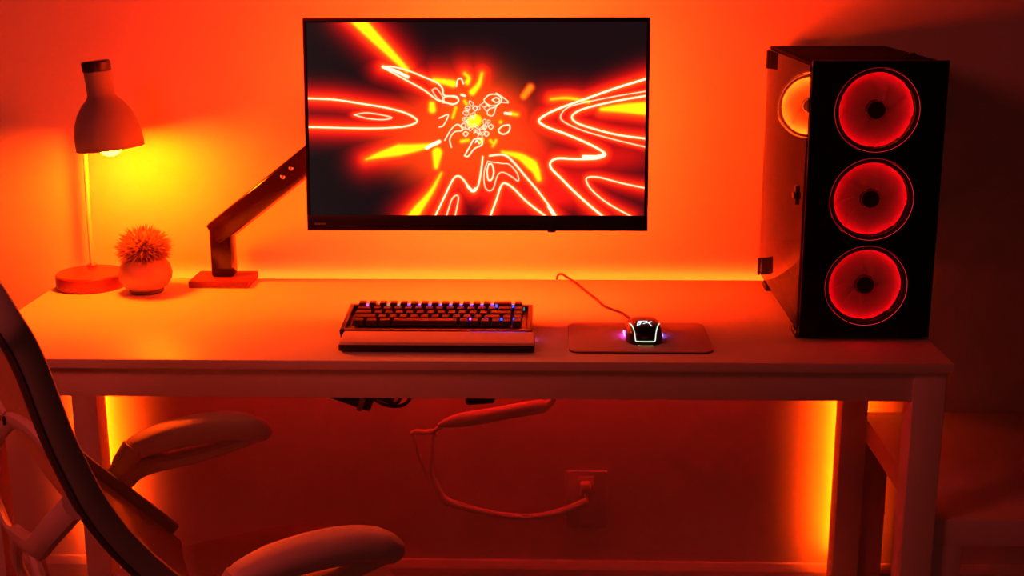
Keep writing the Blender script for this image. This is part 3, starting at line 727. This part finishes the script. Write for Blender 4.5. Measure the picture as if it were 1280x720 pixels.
# ------------------------------------------------------------------ office chair (local +x = the way it faces, +y = its left)
ch = empty('office_chair', (-.441, 1.754, 0), 'pale office chair with mesh back and flip arms, facing the desk', 'chair', rz=math.radians(32))
prof = [(-.348, 1.000), (-.328, .950), (-.306, .860), (-.287, .800), (-.270, .755), (-.240, .700), (-.198, .643), (-.150, .590), (-.100, .535), (-.050, .478)]
pc_ = catmull([(s, 0, z) for s, z in prof], 6)
hwb = .225
# outer frame: near side up, over the rounded top, far side down, bottom cross
up_ = [Vector((p.x, -hwb, p.z)) for p in pc_[::-1]]
def frame_path(hw, inset=0.0):
    near = [Vector((p.x, -hw, p.z)) for p in pc_[::-1][2::3]]
    far = [Vector((v.x, hw, v.z)) for v in near[::-1]]
    topc = near[-1]
    return near + [topc + Vector((-.014, .030, .034)), topc + Vector((-.024, .085, .056)), Vector((topc.x - .030, 0, topc.z + .066)), Vector((topc.x - .024, hw - .085, topc.z + .056)), Vector((topc.x - .014, hw - .030, topc.z + .034))] + far
bm = B(); fp = frame_path(hwb)
NF = len(fp); rad = [.0225 if i < 2 else (.0205 if i < 5 else (.0165 if i < NF - 8 else .0125)) for i in range(NF)]
tube(bm, fp, rad, 12, 4, up=(0, 1, 0), flat=.62, sup=3.0)
link('back_frame', bm, M['chaird'], ch)
bm = B(); fp2 = [v + Vector((-rad[i] * .85, 0, -rad[i] * .35)) for i, v in enumerate(fp)]
tube(bm, fp2, [x * .40 for x in rad], 8, 4, up=(0, 1, 0), flat=1.35); link('frame_seam', bm, M['chairdd'], ch)['label'] = 'darker rim along the back frame'
# mesh panel, dished backwards
bm = B(); NU = 18; rows_ = []
pz = catmull([(s, 0, z) for s, z in [(-.374, 1.062)] + prof], 5)
for p in pz:
    row = []
    for j in range(NU + 1):
        u_ = j / NU * 2 - 1; hw = hwb - .004
        zt_ = max(0, (p.z - 1.00) / .066); hw *= math.sqrt(max(.02, 1 - min(zt_, 1) ** 2 * .75))
        row.append(bm.verts.new((p.x - .030 * (1 - u_ * u_) - .006, hw * u_, p.z)))
    rows_.append(row)
for A, C_ in zip(rows_, rows_[1:]):
    for j in range(NU): bm.faces.new((A[j], A[j + 1], C_[j + 1], C_[j]))
bmesh.ops.solidify(bm, geom=bm.faces[:], thickness=.002)
link('backrest_mesh', bm, M['backmesh'], ch)
# plastic support lattice behind the mesh
bm = B(); s0 = -.345
def lt(P, r, fl=.6): tube(bm, [(s, l, z) for s, l, z in P], r, 10, 6, up=(.93, 0, .37), flat=fl)
lt([(-.330, -.048, .821), (-.334, .03, .78), (-.338, .107, .725), (-.335, .180, .655), (-.328, .185, .612), (-.325, .120, .600), (-.322, .01, .637), (-.322, -.05, .650)], .0105)
lt([(-.330, -.048, .821), (-.330, -.11, .838), (-.322, -.169, .842), (-.306, -.222, .822)], .0125)
lt([(-.322, .06, .615), (-.322, -.03, .640), (-.322, -.10, .665), (-.316, -.17, .712), (-.296, -.222, .760)], .0185)
lt([(-.322, -.055, .650), (-.320, -.085, .625), (-.315, -.095, .59), (-.290, -.08, .52), (-.24, -.05, .44), (-.10, 0, .395)], .0165)
lt([(-.322, .06, .620), (-.320, .12, .570), (-.312, .15, .520), (-.28, .12, .46), (-.22, .07, .42), (-.10, .02, .395)], .013)
lt([(-.330, -.02, .815), (-.328, .10, .848), (-.316, .18, .838), (-.306, .222, .822)], .0125)
link('support_lattice', bm, M['chairp'], ch)
bm = B(); lathe(bm, [(0, 0), (.006, 0), (.006, .003), (0, .003)], (-.338, -.050, .823), 14, rot=(0, -PI / 2, 0)); link('screw', bm, M['black'], ch)
# seat cushion
bm = B(); pts = []
n_ = 22
def seat_h(x, y):
    return .462 + .010 * (1 - (x / .26) ** 2) - .020 * max(0, (x - .14) / .12) ** 2
prism(bm, rrect(.42, .50, .125, 10), .408, .462, .020)
bmesh.ops.subdivide_edges(bm, edges=[e for e in bm.edges], cuts=1)
bmesh.ops.translate(bm, vec=(.005, 0, 0), verts=bm.verts)
link('seat', bm, M['seatm'], ch)
bm = B(); prism(bm, rrect(.38, .45, .11, 8), .385, .412, .006); bmesh.ops.translate(bm, vec=(.005, 0, 0), verts=bm.verts); link('seat_pan', bm, M['chaird'], ch)
# arms
for sy in (-1, 1):
    yl = .260 * sy
    a_ = bpy.data.objects.new('armrest', None); COL.objects.link(a_); a_.parent = ch; a_.location = (0, yl, 0)
    bm = B(); padpath = [(-.118, 0, .628), (-.108, 0, .636), (-.065, 0, .645), (-.01, 0, .648), (.040, 0, .645), (.078, 0, .636), (.100, 0, .624), (.108, 0, .614)]
    tube(bm, padpath, [.013, .025, .031, .033, .033, .032, .028, .014], 18, 6, flat=.66, sup=2.6)
    link('arm_pad', bm, M['padm'], a_)
    bm = B(); tube(bm, [(.098, 0, .618), (.055, 0, .612), (.0, 0, .606), (-.05, 0, .604), (-.085, 0, .606), (-.120, 0, .600), (-.145, -.010 * sy, .588), (-.168, -.022 * sy, .575)], [.015, .018, .020, .022, .026, .030, .030, .024], 14, 6, flat=.55, sup=2.6)
    tube(bm, [(-.135, 0, .595), (-.128, 0, .612), (-.110, 0, .638)], [.024, .026, .026], 12, 5, flat=.7, up=(1, 0, 0))
    link('arm_bracket', bm, M['chairp'], a_)
# column and five-star base on casters
bm = B(); lathe(bm, [(0, .09), (.027, .09), (.027, .24), (.016, .242), (.016, .375), (.055, .377), (.060, .386), (0, .386)], seg=32); link('gas_lift', bm, M['chaird'], ch)
bm = B(); lathe(bm, [(0, .065), (.040, .065), (.045, .09), (.034, .115), (0, .115)], seg=32)
for k in range(5):
    a = 2 * PI * k / 5 + .3; c_, s_ = math.cos(a), math.sin(a)
    tube(bm, [(.03 * c_, .03 * s_, .095), (.16 * c_, .16 * s_, .092), (.29 * c_, .29 * s_, .078)], [.026, .022, .018], 12, 5, flat=.7)
link('star_base', bm, M['chairp'], ch)
for k in range(5):
    a = 2 * PI * k / 5 + .3; c_, s_ = math.cos(a), math.sin(a); bm = B()
    for q in (-.012, .012):
        lathe(bm, [(0, -.008), (.026, -.008), (.028, -.005), (.028, .005), (.026, .008), (0, .008)], (.285 * c_ - q * s_, .285 * s_ + q * c_, .028), 24, 'y', rot=(0, 0, a))
    tube(bm, [(.285 * c_, .285 * s_, .030), (.285 * c_, .285 * s_, .074)], .007, 8, 2, smooth=False); link('caster', bm, M['black'], ch)

# ------------------------------------------------------------------ faint room glow and two added, unseen fill lights
w = bpy.data.worlds.new('room'); S.world = w; w.use_nodes = True
w.node_tree.nodes['Background'].inputs[0].default_value = (1.0, .08, .07, 1); w.node_tree.nodes['Background'].inputs[1].default_value = .006
ld = bpy.data.lights.new('left_fill_light', 'AREA'); ld.shape = 'DISK'; ld.size = .6; ld.energy = 9.0; ld.color = (1.0, .060, .050)  # unseen fill added to brighten the chair and the left desk front
lo = bpy.data.objects.new('left_fill_light', ld); COL.objects.link(lo); lo.location = (-1.45, .75, 1.95)
lo.rotation_euler = (Vector((-.6, 2.0, .7)) - lo.location).to_track_quat('-Z', 'Y').to_euler()
lo['label'] = 'dim warm fill light added out of view on the left'; lo['category'] = 'lamp'

l2 = bpy.data.lights.new('rear_fill_light', 'AREA'); l2.shape = 'DISK'; l2.size = .9; l2.energy = 2.8; l2.color = (1.0, .16, .12)  # unseen fill added to lift the camera-facing side of the chair frame
lo2 = bpy.data.objects.new('rear_fill_light', l2); COL.objects.link(lo2); lo2.location = (.2, -1.6, 1.8)
lo2.rotation_euler = (Vector((-.2, 2.3, .7)) - lo2.location).to_track_quat('-Z', 'Y').to_euler()
lo2['label'] = 'faint warm fill light added behind the camera'; lo2['category'] = 'lamp'

# ------------------------------------------------------------------ camera
cd = bpy.data.cameras.new('camera'); co = bpy.data.objects.new('camera', cd); COL.objects.link(co)
f_, tl, yw, rl = 1613.16, .249089, .034609, -.0046104
fw = Vector((-math.sin(yw) * math.cos(tl), math.cos(yw) * math.cos(tl), -math.sin(tl)))
xv = Vector((math.cos(yw), math.sin(yw), 0)); uv_ = xv.cross(fw)
x2 = xv * math.cos(rl) + uv_ * math.sin(rl); u2 = -xv * math.sin(rl) + uv_ * math.cos(rl)
mw = Matrix((x2, u2, -fw)).transposed().to_4x4(); mw.translation = (0, 0, 1.39026); co.matrix_world = mw
cd.sensor_width = 36; cd.lens = 36 * f_ / 1280; cd.clip_start = .05; cd.clip_end = 50
S.camera = co
vs = S.view_settings; vs.view_transform = 'Standard'; vs.look = 'None'; vs.exposure = 0; vs.gamma = 1; vs.use_curve_mapping = False
S.display_settings.display_device = 'sRGB'
S.cycles.use_denoising = True; S.cycles.sample_clamp_indirect = 6; S.cycles.max_bounces = 8; S.cycles.transparent_max_bounces = 12
S.cycles.caustics_reflective = False; S.cycles.caustics_refractive = False
